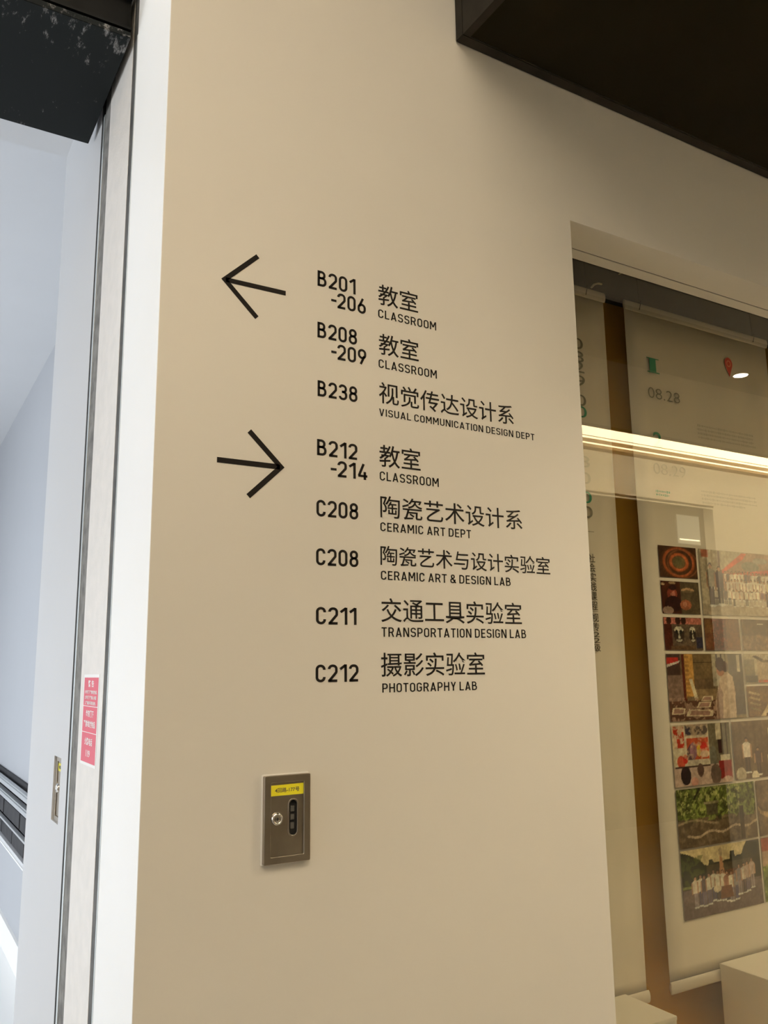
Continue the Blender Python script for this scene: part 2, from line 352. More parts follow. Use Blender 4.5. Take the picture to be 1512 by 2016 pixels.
boxes('trim_9', [(-.4, XO, -2.6, -2.585, 2.79, 2.80), (-.4, XO, -2.6, -2.585, 2.762, 2.774), (XO-.03, XO, -2.6, -2.585, 0, 2.774)], 'wall', kind='structure', bevel=.002)
# black dropped soffit with its angle trim
boxes('ceiling_soffit', [(1.095, 9, -1.10, -.03, 3.035, 3.5)], 'soffit', kind='structure')
boxes('ceiling_corridor_strip', [(1.095, 9, -1.96, -1.10, 3.035, 3.5)], 'ceilstrip', kind='structure')
sf = boxes('trim_10', [(1.075, 9, -.031, -.001, 3.03, 3.5)], 'rim', kind='structure', bevel=.002)
boxes('trim_11', [(1.075, 1.096, -1.99, -.031, 3.03, 3.5)], 'rim', kind='structure')
boxes('trim_12', [(1.075, 9, -1.99, -1.95, 3.03, 3.5)], 'rim', kind='structure')
# header above the shutter and the black steel beam under it
boxes('wall_header', [(-1.6, .386, .285, .70, 3.078, 4.3)], 'white', kind='structure')
bx = -1.6
beam = boxes('shutter_beam', [(bx, .376, .275, .722, 2.953, 2.968)], 'beam', bevel=.001)
tag(beam, 'scuffed black steel lintel beam across the shutter opening, top left', 'beam')
boxes('front_fascia', [(bx, .380, .300, .70, 2.968, 3.078)], 'beamface', beam)
boxes('angle_rib', [(bx, .380, .288, .300, 2.985, 2.991), (bx, .380, .280, .300, 3.066, 3.0775)], 'beamface', beam)
# ============================================================ LIGHT FITTINGS
wf = empty('linear_wall_washer', (4, -2.6, 3.1), 'long glowing warm linear light along the top of the opposite wall, mirrored in the glass', 'light')
O = (4, -2.6, 3.1); X0, X1 = 1.3, 8.95
boxes('diffuser', [(X0, X1, -2.6, -2.56, 3.187, 3.280)], 'diffuser', wf, off=O)
boxes('diffuser', [(X0, X1, -2.6, -2.56, 3.166, 3.183)], 'diffuser', wf, off=O)
boxes('diffuser', [(X0, X1, -2.6, -2.56, 3.116, 3.138)], 'diffuser', wf, off=O)
boxes('housing', [(X0, X1, -2.6, -2.55, 3.280, 3.31), (X0, X1, -2.6, -2.555, 3.183, 3.187)], 'bronze_trim', wf, off=O)
boxes('trim_strip', [(X0, X1, -2.6, -2.555, 3.138, 3.166)], 'bronze_trim', wf, off=O)
boxes('trim_strip', [(X0, X1, -2.6, -2.53, 3.094, 3.116)], 'bronze_trim', wf, off=O)
ws = empty('added_wash_strip', (4, -2.0, 3.09), 'hidden warm light strip added on the rear edge of the black soffit', 'light')  # unseen strip, added to spread light down the opposite wall
boxes('channel', [(3.5, 8.95, -1.998, -1.990, 3.055, 3.135)], 'bronze_trim', ws, off=(4, -2.0, 3.09)); boxes('diffuser', [(3.5, 8.95, -2.004, -1.998, 3.06, 3.13)], 'washer', ws, off=(4, -2.0, 3.09))
for i, (dx, lab) in enumerate(((3.745, 'small round recessed downlight mirrored in the display glass beside the red pin'), (5.1, 'small round recessed downlight further along the black soffit'), (2.35, 'small round recessed downlight in the black soffit nearest the directory wall'))):
    e = empty('downlight', (dx, -.925, 3.035), lab, 'light', 'downlights in the black soffit')
    n = 28
    lathe('trim_ring', [(.037, 0), (.037, -.004), (.044, -.005), (.045, 0)], 'rim', e, axis='z')
    lathe('lens', [(.0365, .0), (.0365, -.002)], 'lens', e, axis='z')
    spot('downlight_beam', (dx, -.925, 3.025), P_DOWN, (1, .84, .6))
pl = empty('ceiling_light_panel', (-.25, -1.95, 3.95), 'large warm rectangular ceiling light panel over the foyer', 'light')
boxes('diffuser', [(-1.5, 1.0, -2.30, -1.60, 3.925, 3.935)], 'panel', pl, off=(-.25, -1.95, 3.95))
boxes('frame', [(-1.54, -1.5, -2.34, -1.56, 3.915, 3.95), (1.0, 1.04, -2.34, -1.56, 3.915, 3.95), (-1.5, 1.0, -2.34, -2.30, 3.915, 3.95), (-1.5, 1.0, -1.60, -1.56, 3.915, 3.95)], 'railgrey', pl, off=(-.25, -1.95, 3.95))
# small lit window seen in the far corridor
nb = empty('lit_window_panel', (7.7, -4.6, 3.05), 'small pale lit panel in the corridor, mirrored in the glass', 'panel')
boxes('frame', [(7.50, 7.88, -4.59, -4.575, 2.88, 3.22)], 'railgrey', nb, off=(7.7, -4.6, 3.05)); boxes('panel', [(7.51, 7.87, -4.575, -4.568, 2.89, 3.21)], 'lit_pane', nb, off=(7.7, -4.6, 3.05)); boxes('tube', [(7.53, 7.85, -4.568, -4.562, 2.93, 2.94)], 'diffuser', nb, off=(7.7, -4.6, 3.05))
# ============================================================ DIRECTORY LETTERING
YV = -.0002
def entry(label, rooms, zh, en):
    x, z = rooms[0][1], min(zh[3], en[3])
    e = empty('directory_entry', (0, 0, 0), label, 'lettering', 'black directory entries on the cream wall')
    for r in rooms: stroke_text('room_number', r[0], *r[1:5], YV, 'vinyl', e)
    glyph_text('chinese_name', zh[0], *zh[1:5], YV, 'vinyl', e, off=.004)
    stroke_text('english_name', en[0], *en[1:5], YV, 'vinyl', e, track=.155, weight=.066)
X = .7085; XE = .8495
entry('topmost black entry B201-206 with two-character name over CLASSROOM', [('B201', X, .7965, 2.3200, 2.3538), ('-206', .7395, .8205, 2.2812, 2.3145)],
      ('教室', .851, .951, 2.3108, 2.3580), ('CLASSROOM', .8505, .9975, 2.2812, 2.3000))
entry('black entry B208-209 over CLASSROOM, second from the top', [('B208', X, .7990, 2.2092, 2.2424), ('-209', .7395, .8205, 2.1700, 2.2030)],
      ('教室', .851, .950, 2.1998, 2.2470), ('CLASSROOM', .8500, .9960, 2.1702, 2.1888))
entry('black entry B238 reading VISUAL COMMUNICATION DESIGN DEPT', [('B238', .709, .7990, 2.0862, 2.1190)],
      ('视觉传达设计系', .850, 1.205, 2.0935, 2.1395), ('VISUAL COMMUNICATION DESIGN DEPT', .8500, 1.2640, 2.0660, 2.0815))
entry('black entry B212-214 over CLASSROOM, level with the right-pointing arrow', [('B212', .708, .7980, 1.9655, 1.9980), ('-214', .738, .8205, 1.9265, 1.9590)],
      ('教室', .849, .949, 1.9585, 2.0055), ('CLASSROOM', XE, .9940, 1.9297, 1.9484))
entry('black entry C208 reading CERAMIC ART DEPT', [('C208', .707, .7990, 1.8440, 1.8767)],
      ('陶瓷艺术设计系', .850, 1.217, 1.8530, 1.8985), ('CERAMIC ART DEPT', XE, 1.0745, 1.8253, 1.8432))
entry('black entry C208 reading CERAMIC ART & DESIGN LAB', [('C208', .7065, .7985, 1.7492, 1.7819)],
      ('陶瓷艺术与设计实验室', .849, 1.292, 1.7565, 1.7965), ('CERAMIC ART & DESIGN LAB', XE, 1.1770, 1.7274, 1.7453))
entry('black entry C211 reading TRANSPORTATION DESIGN LAB', [('C211', .7065, .7935, 1.6370, 1.6697)],
      ('交通工具实验室', .849, 1.204, 1.6438, 1.6912), ('TRANSPORTATION DESIGN LAB', XE, 1.2140, 1.6150, 1.6335))
entry('lowest black entry C212 reading PHOTOGRAPHY LAB', [('C212', .706, .7970, 1.5297, 1.5622)],
      ('摄影实验室', .847, 1.099, 1.5378, 1.5847), ('PHOTOGRAPHY LAB', XE, 1.0770, 1.5077, 1.5252))
def arrow(label, tip, wing_dx, wing_dz, tail_x, hw):
    q = P([(tip[0]+wing_dx, tip[1]+wing_dz), tip, (tip[0]+wing_dx, tip[1]-wing_dz)], hw=hw)+P([(tip[0]+(wing_dx*.03), tip[1]), (tail_x, tip[1])], hw=hw)
    vs = []; fs = []
    for k in q:
        b = len(vs)
        for yy in (YV, YV-.0004): vs += [(p[0], yy, p[1]) for p in k]
        fs += [(b+4, b+5, b+6, b+7), (b, b+3, b+2, b+1)]+[(b+i, b+(i+1) % 4, b+4+(i+1) % 4, b+4+i) for i in range(4)]
    return tag(pdata('arrow', vs, fs, 'vinyl'), label, 'arrow')
arrow('black vinyl arrow pointing left beside the B201 entry', (.5120, 2.2873), .0665, .0640, .6385, .0048)
arrow('black vinyl arrow pointing right beside the B212 entry', (.6320, 1.9325), -.0650, .0625, .5052, .0051)
# ============================================================ LOCK BOX
def circ(cx, cz, r, n=24): return [(cx+r*math.cos(2*math.pi*k/n), cz+r*math.sin(2*math.pi*k/n)) for k in range(n)]
def lock_box(loc, rz, label):
    e = empty('key_switch_box', loc, label, 'switch box', 'steel shutter key switch boxes'); e.rotation_euler = (0, 0, rz)
    w2, h2 = .0435, .0733
    plate('wall_caulk', [rrect(-w2-.003, w2+.0005, -h2-.002, h2+.003, .002)], -.0003, .0016, 'caulk', e)
    plate('frame', [rrect(-w2, w2, -h2, h2, .0015), rrect(-.0325, .0325, -.0630, .0625, .002)[::-1]], 0, .0095, 'steel', e, bevel=.0008)
    slot = rrect(.0035-.0075+.0075, .0035+.0165, -.030, .031, .0082)
    plate('door', [rrect(-.0318, .0318, -.0622, .0618, .0015), slot[::-1]], 0, .0062, 'steel', e, bevel=.0005)
    so = rrect(.0020, .0215, -.0315, .0325, .0095); plate('slot_rim', [so, rrect(.0037, .0198, -.0298, .0308, .0080)[::-1]], -.0060, .0014, 'steel', e, bevel=.0005)
    boxes('slot_back', [(0, .022, -.0026, -.0020, -.032, .033)], 'black', e)
    boxes('button_strip', [(.0075, .0150, -.0048, -.0026, .010, .020), (.0075, .0150, -.0048, -.0026, -.004, .006), (.0075, .0150, -.0048, -.0026, -.019, -.008)], 'groove', e, bevel=.0006)
    c = lathe('key_cylinder', [(.0115, .0060), (.0112, .0085), (.0092, .0112), (.0072, .0115), (.0068, .0103), (.0066, .0103), (.0040, .0108)], 'chrome', e); c.location = (-.0195, 0, .0005)
    k = boxes('keyhole', [(-.0008, .0008, -.0112, -.0100, -.0030, .0030)], 'black', c)
    l = plate('number_label', [[(-.0312, .0392), (.0316, .0392), (.0316, .0580), (-.0312, .0572)]], -.0061, .0004, 'yellow', e)
    glyph_text('label_text', '4回路-177号', -.0235, .0235, .0445, .0525, -.0066, 'dark_ink', l, thick=.0002, off=.01)
    return e
lock_box((.6475, 0, 1.2955), 0, 'brushed steel key switch box with yellow 177 label on the cream directory wall')
lock_box((.4045, .745, 1.284), -math.pi/2, 'steel key switch box set edge-on in the pale wall of the hall passage, far left')
# red warning sticker on the beige rail panel (plane x=.39, facing -x)
st = boxes('warning_sticker', [(.3894, .3898, .3405, .4870, 1.3655, 1.5495)], 'paperwhite')
tag(st, 'red and white warning sticker on the beige panel of the shutter jamb', 'sticker')
def sx_text(body, yc, hw, z0, z1, off=.015): glyph_text('sticker_text', body, yc+hw, yc-hw, z0, z1, .3889, 'paperwhite', st, thick=.0001, off=off, plane='x')
boxes('red_field', [(.38905, .38940, .3470, .4805, 1.4850, 1.5430)], 'red', st)
boxes('red_field', [(.38905, .38940, .3470, .4805, 1.4320, 1.4835)], 'red', st)
boxes('red_field', [(.38905, .38940, .3470, .4805, 1.3715, 1.4305)], 'red', st)
yc = .4137
sx_text('警 告', yc, .027, 1.5235, 1.5375); 
for k, s in enumerate(('1.卷帘门下严禁堆放物品', '2.卷帘门下严禁站人停留', '3.严禁损坏消防设施。')): sx_text(s, yc, .057-.003*k, 1.5095-.0112*k, 1.5170-.0112*k)
sx_text('卷帘门下', yc, .037, 1.4625, 1.4765); sx_text('严禁堆放物品', yc, .055, 1.4420, 1.4555)
sx_text('火警电话', yc, .036, 1.4060, 1.4210); sx_text('119', yc, .018, 1.3830, 1.3965)
# ============================================================ LOW BENCH IN THE HALL
be = empty('wall_bench', (.85, 4.6, 0), 'low dark upholstered bench with grey rails along the pale hall wall, lower left', 'bench')
O = (.85, 4.6, 0)
boxes('top_rail', [(.775, .815, 1.9, 7.6, .845, .885)], 'railgrey', be, bevel=.008, off=O)
boxes('lower_rail', [(.770, .815, 1.9, 7.6, .775, .815)], 'railgrey', be, bevel=.008, off=O)
for i in range(8): boxes('back_cushion', [(.785, .845, 1.92+.71*i, 1.92+.71*i+.695, .665, .775)], 'darkseat', be, bevel=.012, off=O)
boxes('seat_rail', [(.768, .790, 1.9, 7.6, .650, .662)], 'railgrey', be, off=O)
for i in range(12): boxes('seat_panel', [(.780, .845, 1.92+.472*i, 1.92+.472*i+.462, .555, .650)], 'darkseat', be, bevel=.006, off=O)
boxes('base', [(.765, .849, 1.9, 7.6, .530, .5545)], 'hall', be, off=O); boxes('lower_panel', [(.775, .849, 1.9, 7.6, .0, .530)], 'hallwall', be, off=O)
boxes('shade_strip', [(.832, .849, 1.9, 7.6, .775, .905)], 'darkseat', be, off=O)  # dark strip in seat colour, standing in for shade behind the top rail
boxes('plinth_strip', [(.758, .765, 1.9, 7.6, .528, .536), (.760, .790, 1.9, 7.6, .0, .15)], 'white', be, off=O)
# ============================================================ DISPLAY CASE
boxes('wall_case_back', [(1.12, 9, .42, .50, .30, 3.2)], 'bronze', kind='structure')
boxes('ceiling_case', [(1.12, 9, .11, .42, 3.05, 3.2)], 'black', kind='structure')
boxes('floor_case', [(1.12, 9, .105, .42, .30, .42)], 'bronze', kind='structure')
boxes('wall_case_front', [(1.415, 9, .1055, .145, H+.06, 3.05)], 'black', kind='structure')
g = boxes('window_2', [(1.30, 8.95, .1475, .1535, .43, H+.20)], 'glass', kind='structure'); g['label'] = 'glass pane of the display case'
boxes('trim_13', [(1.12, 9, .385, .4195, 2.725, 3.05)], 'black', kind='structure')
rl = boxes('hanging_rail', [(1.13, 8.9, .342, .358, 2.86, 2.885)], 'rim'); tag(rl, 'black rail above the banners inside the display case', 'rail')
bA = empty('display_plinth', (1.6, .2, .42), 'white plinth under the left-hand banner, only its top corner in view', 'plinth', 'white plinths in the display case')
boxes('body', [(1.30, 1.779, .165, .334, .42, .690)], 'plinth', bA, off=(1.6, .2, .42)); boxes('top', [(1.299, 1.780, .163, .335, .690, .700)], 'plinth', bA, off=(1.6, .2, .42), bevel=.001)
bB = empty('display_plinth', (2.5, .2, .42), 'grey-sided white plinth at the lower right, in front of the photo banner', 'plinth', 'white plinths in the display case')
boxes('body', [(2.158, 2.95, .165, .334, .42, .700)], 'plinth', bB, off=(2.5, .2, .42)); boxes('top', [(2.156, 2.952, .163, .335, .700, .711)], 'plinth', bB, off=(2.5, .2, .42), bevel=.001)
YB = .350
def banner(x0, x1, zt, zb, label):
    e = empty('hanging_banner', ((x0+x1)/2, YB, zb), label, 'banner', 'paper banners in the display case'); O = (e.location.x, YB, zb)
    nx, nz = 10, 60; vs = []; fs = []
    for j in range(nz+1):
        for i in range(nx+1):
            t = j/nz; z = zt-.02+(zb+.03-zt+.02)*t
            vs.append((x0+(x1-x0)*i/nx-O[0], .0012*math.sin(t*9+i*.4), z-O[2]))
    for j in range(nz):
        for i in range(nx):
            a = j*(nx+1)+i; fs.append((a, a+nx+1, a+nx+2, a+1))
    o = pdata('paper_sheet', vs, fs, 'paper', e, True); md = o.modifiers.new('thick', 'SOLIDIFY'); md.thickness = .0005
    for nm, z, r in (('top_sleeve', zt-.018, .016), ('bottom_sleeve', zb+.018, .016)):
        pts = []
        for k in range(20):
            a = 2*math.pi*k/20; pts.append((math.cos(a)*r*.40, math.sin(a)*r))
        vs = []; fs = []
        for xx in (x0-.002, x1+.002):
            vs += [(xx-O[0], p[0]-.004, z-O[2]+p[1]) for p in pts]
        fs = [(k, (k+1) % 20, 20+(k+1) % 20, 20+k) for k in range(20)]+[tuple(range(20))[::-1], tuple(range(20, 40))]
        pdata(nm, vs, fs, 'paper', e, True)
    for k, xx in enumerate((x0+.055, x1-.085)):
        tube('cord', [(xx-O[0], -.014, zt-.03-O[2]), (xx+.004-O[0], -.016, zt-.012-O[2]), (xx+.010-O[0], -.012, zt+.004-O[2])], .0012, 'black', e, 6)
        tube('cord', [(xx+.010-O[0], -.006, zt+.002-O[2]), (xx+.012-O[0], 0, 2.862-O[2])], .001, 'black', e, 6)
    return e, O
YP = YB-.0035
def flat(name, pts, m, e, y=None):     # flat ink shape on a banner, world x/z
    O = e.location; y = YP if y is None else y
    n = len(pts); vs = [(p[0]-O[0], y-O[1], p[1]-O[2]) for p in pts]+[(p[0]-O[0], y+.0003-O[1], p[1]-O[2]) for p in pts]
    return pdata(name, vs, [tuple(range(n))]+[tuple(range(2*n-1, n-1, -1))]+[(i, n+i, n+(i+1) % n, (i+1) % n) for i in range(n)], m, e)
def btext(name, body, x0, x1, z0, z1, m, e, off=0.0, vertical=None):
    o = glyph_text(name, body, x0, x1, z0, z1, YP, m, e, off=off, vertical=vertical)
    for v in o.data.vertices: v.co -= e.location
    return o
b1, _ = banner(1.172, 1.876, 2.711, .655, 'left paper banner printed with a vertical line of characters, half hidden by the wall')
for i, ch in enumerate('社会实践课程'): btext('vertical_character', ch, 1.7475, 1.7745, 1.8495-.0275*i, 1.8750-.0275*i, 'dark_ink', b1, off=.01)
flat('separator_mark', [(1.752, 1.7098), (1.775, 1.7098), (1.775, 1.7085), (1.752, 1.7085)], 'grey_ink', b1)
for i, ch in enumerate('视传'): btext('vertical_character', ch, 1.7475, 1.7755, 1.6785-.0265*i, 1.7030-.0265*i, 'dark_ink', b1, off=.01)
for i, ch in enumerate('22'): btext('vertical_character', ch, 1.7520, 1.7755, 1.6360-.0165*i, 1.6495-.0165*i, 'dark_ink', b1, off=.005)
btext('vertical_character', '级', 1.7480, 1.7765, 1.5950, 1.6170, 'dark_ink', b1, off=.01)
flat('separator_mark', [(1.735, 1.9410), (1.777, 1.9410), (1.777, 1.9395), (1.735, 1.9395)], 'grey_ink', b1)
zc = [(2.519, '0'), (2.477, '8'), (2.444, '2'), (2.400, '9'), (2.339, '0'), (2.303, '0'), (2.150, '8'), (2.100, '0'), (2.042, '0'), (1.998, '0')]
for k, (z, ch) in enumerate(zc): btext('large_numeral', ch, 1.735, 1.776, z-.0175, z+.0175, 'green_ink' if k in (5, 8) else 'faint_ink' if k in (6, 7) else 'grey_ink', b1)
b2, _ = banner(1.968, 2.677, 2.711, .657, 'paper banner with a grid of colour photographs, map pin and 08.28 date')
tube('tie', [(1.8178-b1.location.x, -.012, 2.7117-b1.location.z), (1.829-b1.location.x, -.014, 2.7235-b1.location.z), (1.846-b1.location.x, -.014, 2.7310-b1.location.z), (1.8635-b1.location.x, -.012, 2.7330-b1.location.z)], .0035, 'cord', b1, 6)
tube('tie', [(1.9432-b2.location.x, -.012, 2.7858-b2.location.z), (1.966-b2.location.x, -.013, 2.800-b2.location.z), (1.9918-b2.location.x, -.012, 2.8062-b2.location.z)], .0022, 'cord', b2, 6)
b3, _ = banner(2.765, 3.474, 2.711, .657, 'third paper banner, at the right beyond the photo banner')
# green serif 1, date, second numeral
flat('chapter_numeral', [(2.0520, 2.4810), (2.1080, 2.4810), (2.1080, 2.4845), (2.0930, 2.4850), (2.0930, 2.5280), (2.1080, 2.5285), (2.1080, 2.5310), (2.0520, 2.5310), (2.0520, 2.5285), (2.0640, 2.5280), (2.0640, 2.4850), (2.0520, 2.4845)], 'green_ink', b2)
btext('date', '08.28', 2.0480, 2.1945, 2.3945, 2.4300, 'grey_ink', b2, off=-.012)
btext('chapter_numeral', '2', 2.0560, 2.0950, 2.2330, 2.2830, 'green_ink', b2, off=.01)
btext('date', '08.29', 2.0480, 2.1945, 2.1460, 2.1810, 'faint_ink', b2, off=-.012)
pin = [(2.4595+.0200*math.sin(math.radians(a)), 2.5800+.0225*math.cos(math.radians(a))) for a in range(-105, 106, 15)]+[(2.4600, 2.5320)]
flat('map_pin', pin, 'pin_red', b2)
flat('map_pin_ring', [(2.4595+.0115*math.cos(t*math.pi/10), 2.5800+.0125*math.sin(t*math.pi/10)) for t in range(20)], 'pin_light', b2, YP-.0003)
flat('map_pin_centre', [(2.4595+.0070*math.cos(t*math.pi/10), 2.5800+.0075*math.sin(t*math.pi/10)) for t in range(20)], 'pin_red', b2, YP-.0006)
rnd = random.Random(5)
def text_block(z_top, lines, pitch, x0, x1, e, m):
    """rows of caption print too small to read, as short dashes of ink"""
    for k in range(lines):
        vs = []; fs = []; x = x0+.004*rnd.random(); z = z_top-pitch*k
        xe = x1-(.12*rnd.random() if k == lines-1 else .01*rnd.random())
        while x < xe:
            wv = .0025+.004*rnd.random(); b = len(vs); h = .0016+.0026*rnd.random()
            for yy in (YP, YP+.0003): vs += [(x-e.location.x, yy-YB, z-h-e.location.z), (x+wv-e.location.x, yy-YB, z-h-e.location.z), (x+wv-e.location.x, yy-YB, z+h-e.location.z), (x-e.location.x, yy-YB, z+h-e.location.z)]
            fs += [(b, b+1, b+2, b+3), (b+7, b+6, b+5, b+4)]; x += wv+.0028
        pdata('caption_line', vs, fs, m, e)
text_block(2.3330, 4, .0135, 2.268, 2.560, b2, 'faint_ink')
text_block(2.1100, 4, .0125, 2.262, 2.545, b2, 'faint_ink')
text_block(2.0900, 2, .0110, 2.050, 2.125, b2, 'green_ink')
# ------------------------------------------------------------ printed photographs (flat colour prints on the banner)
class Cv:
    def __init__(s, w, h, col, seed):
        s.nx = max(8, int(w/.0024)); s.nz = max(8, int(h/.0024)); s.asp = w/h
        s.u, s.v = np.meshgrid(np.linspace(0, 1, s.nx+1), np.linspace(0, 1, s.nz+1)); s.c = np.ones((s.nz+1, s.nx+1, 3))*np.array(col); s.r = np.random.RandomState(seed)
    def noise(s, f):
        n = np.zeros_like(s.u)
        for k in range(3):
            fx, fz = int(f*s.asp*2**k)+2, int(f*2**k)+2; g = s.r.rand(fz+1, fx+1)
            x = s.u*(fx-1e-3); y = s.v*(fz-1e-3); i = x.astype(int); j = y.astype(int); a = x-i; b = y-j
            n += (g[j, i]*(1-a)*(1-b)+g[j, i+1]*a*(1-b)+g[j+1, i]*(1-a)*b+g[j+1, i+1]*a*b)/2**k
        return n/1.75
    def put(s, mask, col): m = np.clip(mask, 0, 1)[..., None]; s.c = s.c*(1-m)+np.array(col)*m
    def ell(s, x, y, rx, ry, col, a=1): s.put(a*((((s.u-x)/rx)**2+((s.v-y)/ry)**2) < 1), col)
    def rect(s, x0, x1, y0, y1, col, a=1): s.put(a*((s.u > x0) & (s.u < x1) & (s.v > y0) & (s.v < y1)), col)
    def poly(s, pts, col, a=1):
        m = np.zeros_like(s.u, dtype=bool); n = len(pts)
        for i in range(n):
            (x0, y0), (x1, y1) = pts[i], pts[(i+1) % n]
            if y0 == y1: continue
            c = ((s.v > min(y0, y1)) & (s.v <= max(y0, y1)) & (s.u < (s.v-y0)*(x1-x0)/(y1-y0)+x0)); m ^= c
        s.put(a*m, col)
    def mottle(s, amt, f=12): s.c = np.clip(s.c*(1+amt*(s.noise(f)[..., None]-.5)*2), 0.01, 1)
    def person(s, x, y0, h, top, legs, skin=(.45, .28, .2), k=1.0):
        wd = h*.15/s.asp*k
        s.rect(x-wd*.55, x-wd*.06, y0, y0+h*.46, legs); s.rect(x+wd*.06, x+wd*.55, y0, y0+h*.46, legs)
        s.ell(x-wd*.3, y0, wd*.45, h*.025, (.7, .7, .68)); s.ell(x+wd*.35, y0, wd*.45, h*.025, (.7, .7, .68))
        s.poly([(x-wd*.75, y0+h*.44), (x+wd*.75, y0+h*.44), (x+wd*.95, y0+h*.80), (x+wd*.3, y0+h*.86), (x-wd*.3, y0+h*.86), (x-wd*.95, y0+h*.80)], top)
        s.rect(x-wd*1.1, x-wd*.8, y0+h*.42, y0+h*.78, skin); s.rect(x+wd*.8, x+wd*1.1, y0+h*.42, y0+h*.78, skin)
        s.ell(x, y0+h*.925, wd*.42, h*.072, (.05, .035, .03)); s.ell(x, y0+h*.905, wd*.32, h*.052, skin)
def photo(x0, x1, z0, z1, base, seed, fn, label):
    c = Cv(x1-x0, z1-z0, base, seed); fn(c); c.mottle(.30, 5); c.mottle(.35, 30); c.c = np.clip(c.c, .01, 1)**1.18*.95
    nx, nz = c.nx, c.nz; O = b2.location
    co = np.stack([x0+c.u*(x1-x0)-O.x, np.full_like(c.u, YP-O.y), z0+c.v*(z1-z0)-O.z], -1).reshape(-1, 3)
    i, j = np.meshgrid(np.arange(nx), np.arange(nz)); a = (j*(nx+1)+i).ravel()
    me = bpy.data.meshes.new('printed_photograph'); me.from_pydata(co.tolist(), [], np.stack([a, a+1, a+nx+2, a+nx+1], 1).tolist()); me.update()
    at = me.color_attributes.new('ink', 'FLOAT_COLOR', 'POINT'); at.data.foreach_set('color', np.concatenate([c.c.reshape(-1, 3), np.ones((len(co), 1))], 1).astype(np.float32).ravel())
    o = link('printed_photograph', me, 'photo', b2); o['label'] = label
    return o
def f1(c):
    c.mottle(.3, 5); d = np.sqrt(((c.u-.52)/.40)**2+((c.v-.50)/.46)**2)
    for r, wd, col in ((1.0, .07, (.42, .13, .05)), (.93, .04, (.5, .17, .08)), (.58, .07, (.55, .16, .06)), (.50, .06, (.6, .22, .10))): c.put(np.exp(-((d-r)/wd)**2)*.9, col)
    d2 = np.sqrt(((c.u-.62)/.40)**2+((c.v-.46)/.44)**2); c.put(np.exp(-((d2-1)/.05)**2)*.6, (.36, .16, .08))
    c.put((d < .42)*.9, (.20, .17, .09)); c.put((d < .26)*.6, (.16, .16, .09)); c.mottle(.35, 9)
def f2(c):
    c.put((c.u > .5)*1., (.15, .12, .08)); c.mottle(.3, 6)
    c.ell(.28, .60, .13, .22, (.33, .09, .06)); c.ell(.30, .80, .10, .08, (.05, .02, .02)); c.poly([(.22, .6), (.38, .45), (.34, .72)], (.55, .25, .18)); c.ell(.30, .30, .22, .25, (.05, .02, .02))
    c.ell(.30, .95, .09, .035, (.5, .38, .25)); c.ell(.70, .74, .17, .07, (.6, .42, .26)); c.ell(.70, .70, .17, .035, (.25, .2, .13)); c.ell(.62, .28, .15, .16, (.42, .17, .10)); c.ell(.60, .3, .06, .09, (.58, .3, .2)); c.ell(.04, .9, .06, .04, (.5, .38, .25)); c.ell(.15, .1, .14, .12, (.38, .28, .24)); c.mottle(.3, 10)
def f3(c):
    c.rect(0, 1, .0, .17, (.42, .37, .30)); c.put(((c.u*40).astype(int) % 3 == 0)*(c.v > .55)*(c.u < .26)*.4, (.3, .25, .18))
    c.rect(.03, .12, .88, 1, (.45, .2, .14)); c.rect(.235, .262, .5, 1, (.14, .07, .05)); c.poly([(.25, .60), (.98, .72), (.96, .99), (.62, .99), (.45, .88), (.28, .70)], (.42, .30, .24))
    c.poly([(.26, .62), (.56, .88), (.62, .98), (.55, .98), (.27, .68)], (.62, .16, .11)); c.poly([(.26, .57), (.98, .68), (.98, .76), (.3, .63)], (.62, .17, .13)); c.ell(.66, .78, .12, .08, (.28, .26, .22)); c.ell(.8, .88, .1, .05, (.35, .33, .28))
    for row, y, n in ((0, .36, 19), (1, .24, 20), (2, .16, 16)):
        for k in range(n):
            x = .12+(.88*k+.3*c.r.rand())/n; t = [(.75, .72, .66), (.16, .13, .14), (.6, .55, .48), (.3, .2, .22), (.8, .78, .7)][c.r.randint(5)]
            c.person(x, y-.02*c.r.rand(), .34 if row < 2 else .26, t, (.12, .1, .1) if c.r.rand() < .5 else (.5, .44, .38), k=1.25)
    c.person(.13, .14, .66, (.30, .28, .24), (.08, .06, .06), k=1.0); c.person(.24, .16, .60, (.09, .06, .08), (.06, .05, .05), k=1.2)
    c.rect(.86, 1, .38, .52, (.62, .58, .40)); c.mottle(.25, 22)
def f4(c):
    c.rect(0, 1, .80, 1, (.52, .22, .18)); 
    for x in (.14, .37, .52): c.ell(x, .9, .07, .12, (.07, .03, .02))
    c.rect(0, .2, 0, .8, (.10, .03, .02)); c.mottle(.3, 8)
    for x, w_ in ((.38, .14), (.74, .09)):
        c.ell(x, .48, w_, .26, (.06, .045, .035)); c.ell(x, .62, w_*.85, .10, (.62, .60, .50)); c.ell(x-w_*.4, .56, w_*.3, .06, (.02, .02, .02)); c.ell(x+w_*.4, .56, w_*.3, .06, (.02, .02, .02)); c.poly([(x-w_*.2, .36), (x+w_*.3, .36), (x, .54)], (.62, .6, .5)); c.ell(x, .30, w_*.6, .04, (.5, .48, .4))
    c.rect(.82, 1, .05, .40, (.05, .05, .09)); c.rect(.15, .8, 0, .13, (.16, .10, .06)); c.mottle(.5, 18)
def f5(c): c.rect(.22, .62, 0, 1, (.10, .03, .015)); c.rect(0, .25, .55, 1, (.22, .13, .07)); c.rect(.62, 1, 0, 1, (.19, .09, .05)); c.put((c.noise(16) > .58)*(c.u > .2)*(c.u < .62)*.8, (.25, .07, .04)); c.mottle(.35, 10)
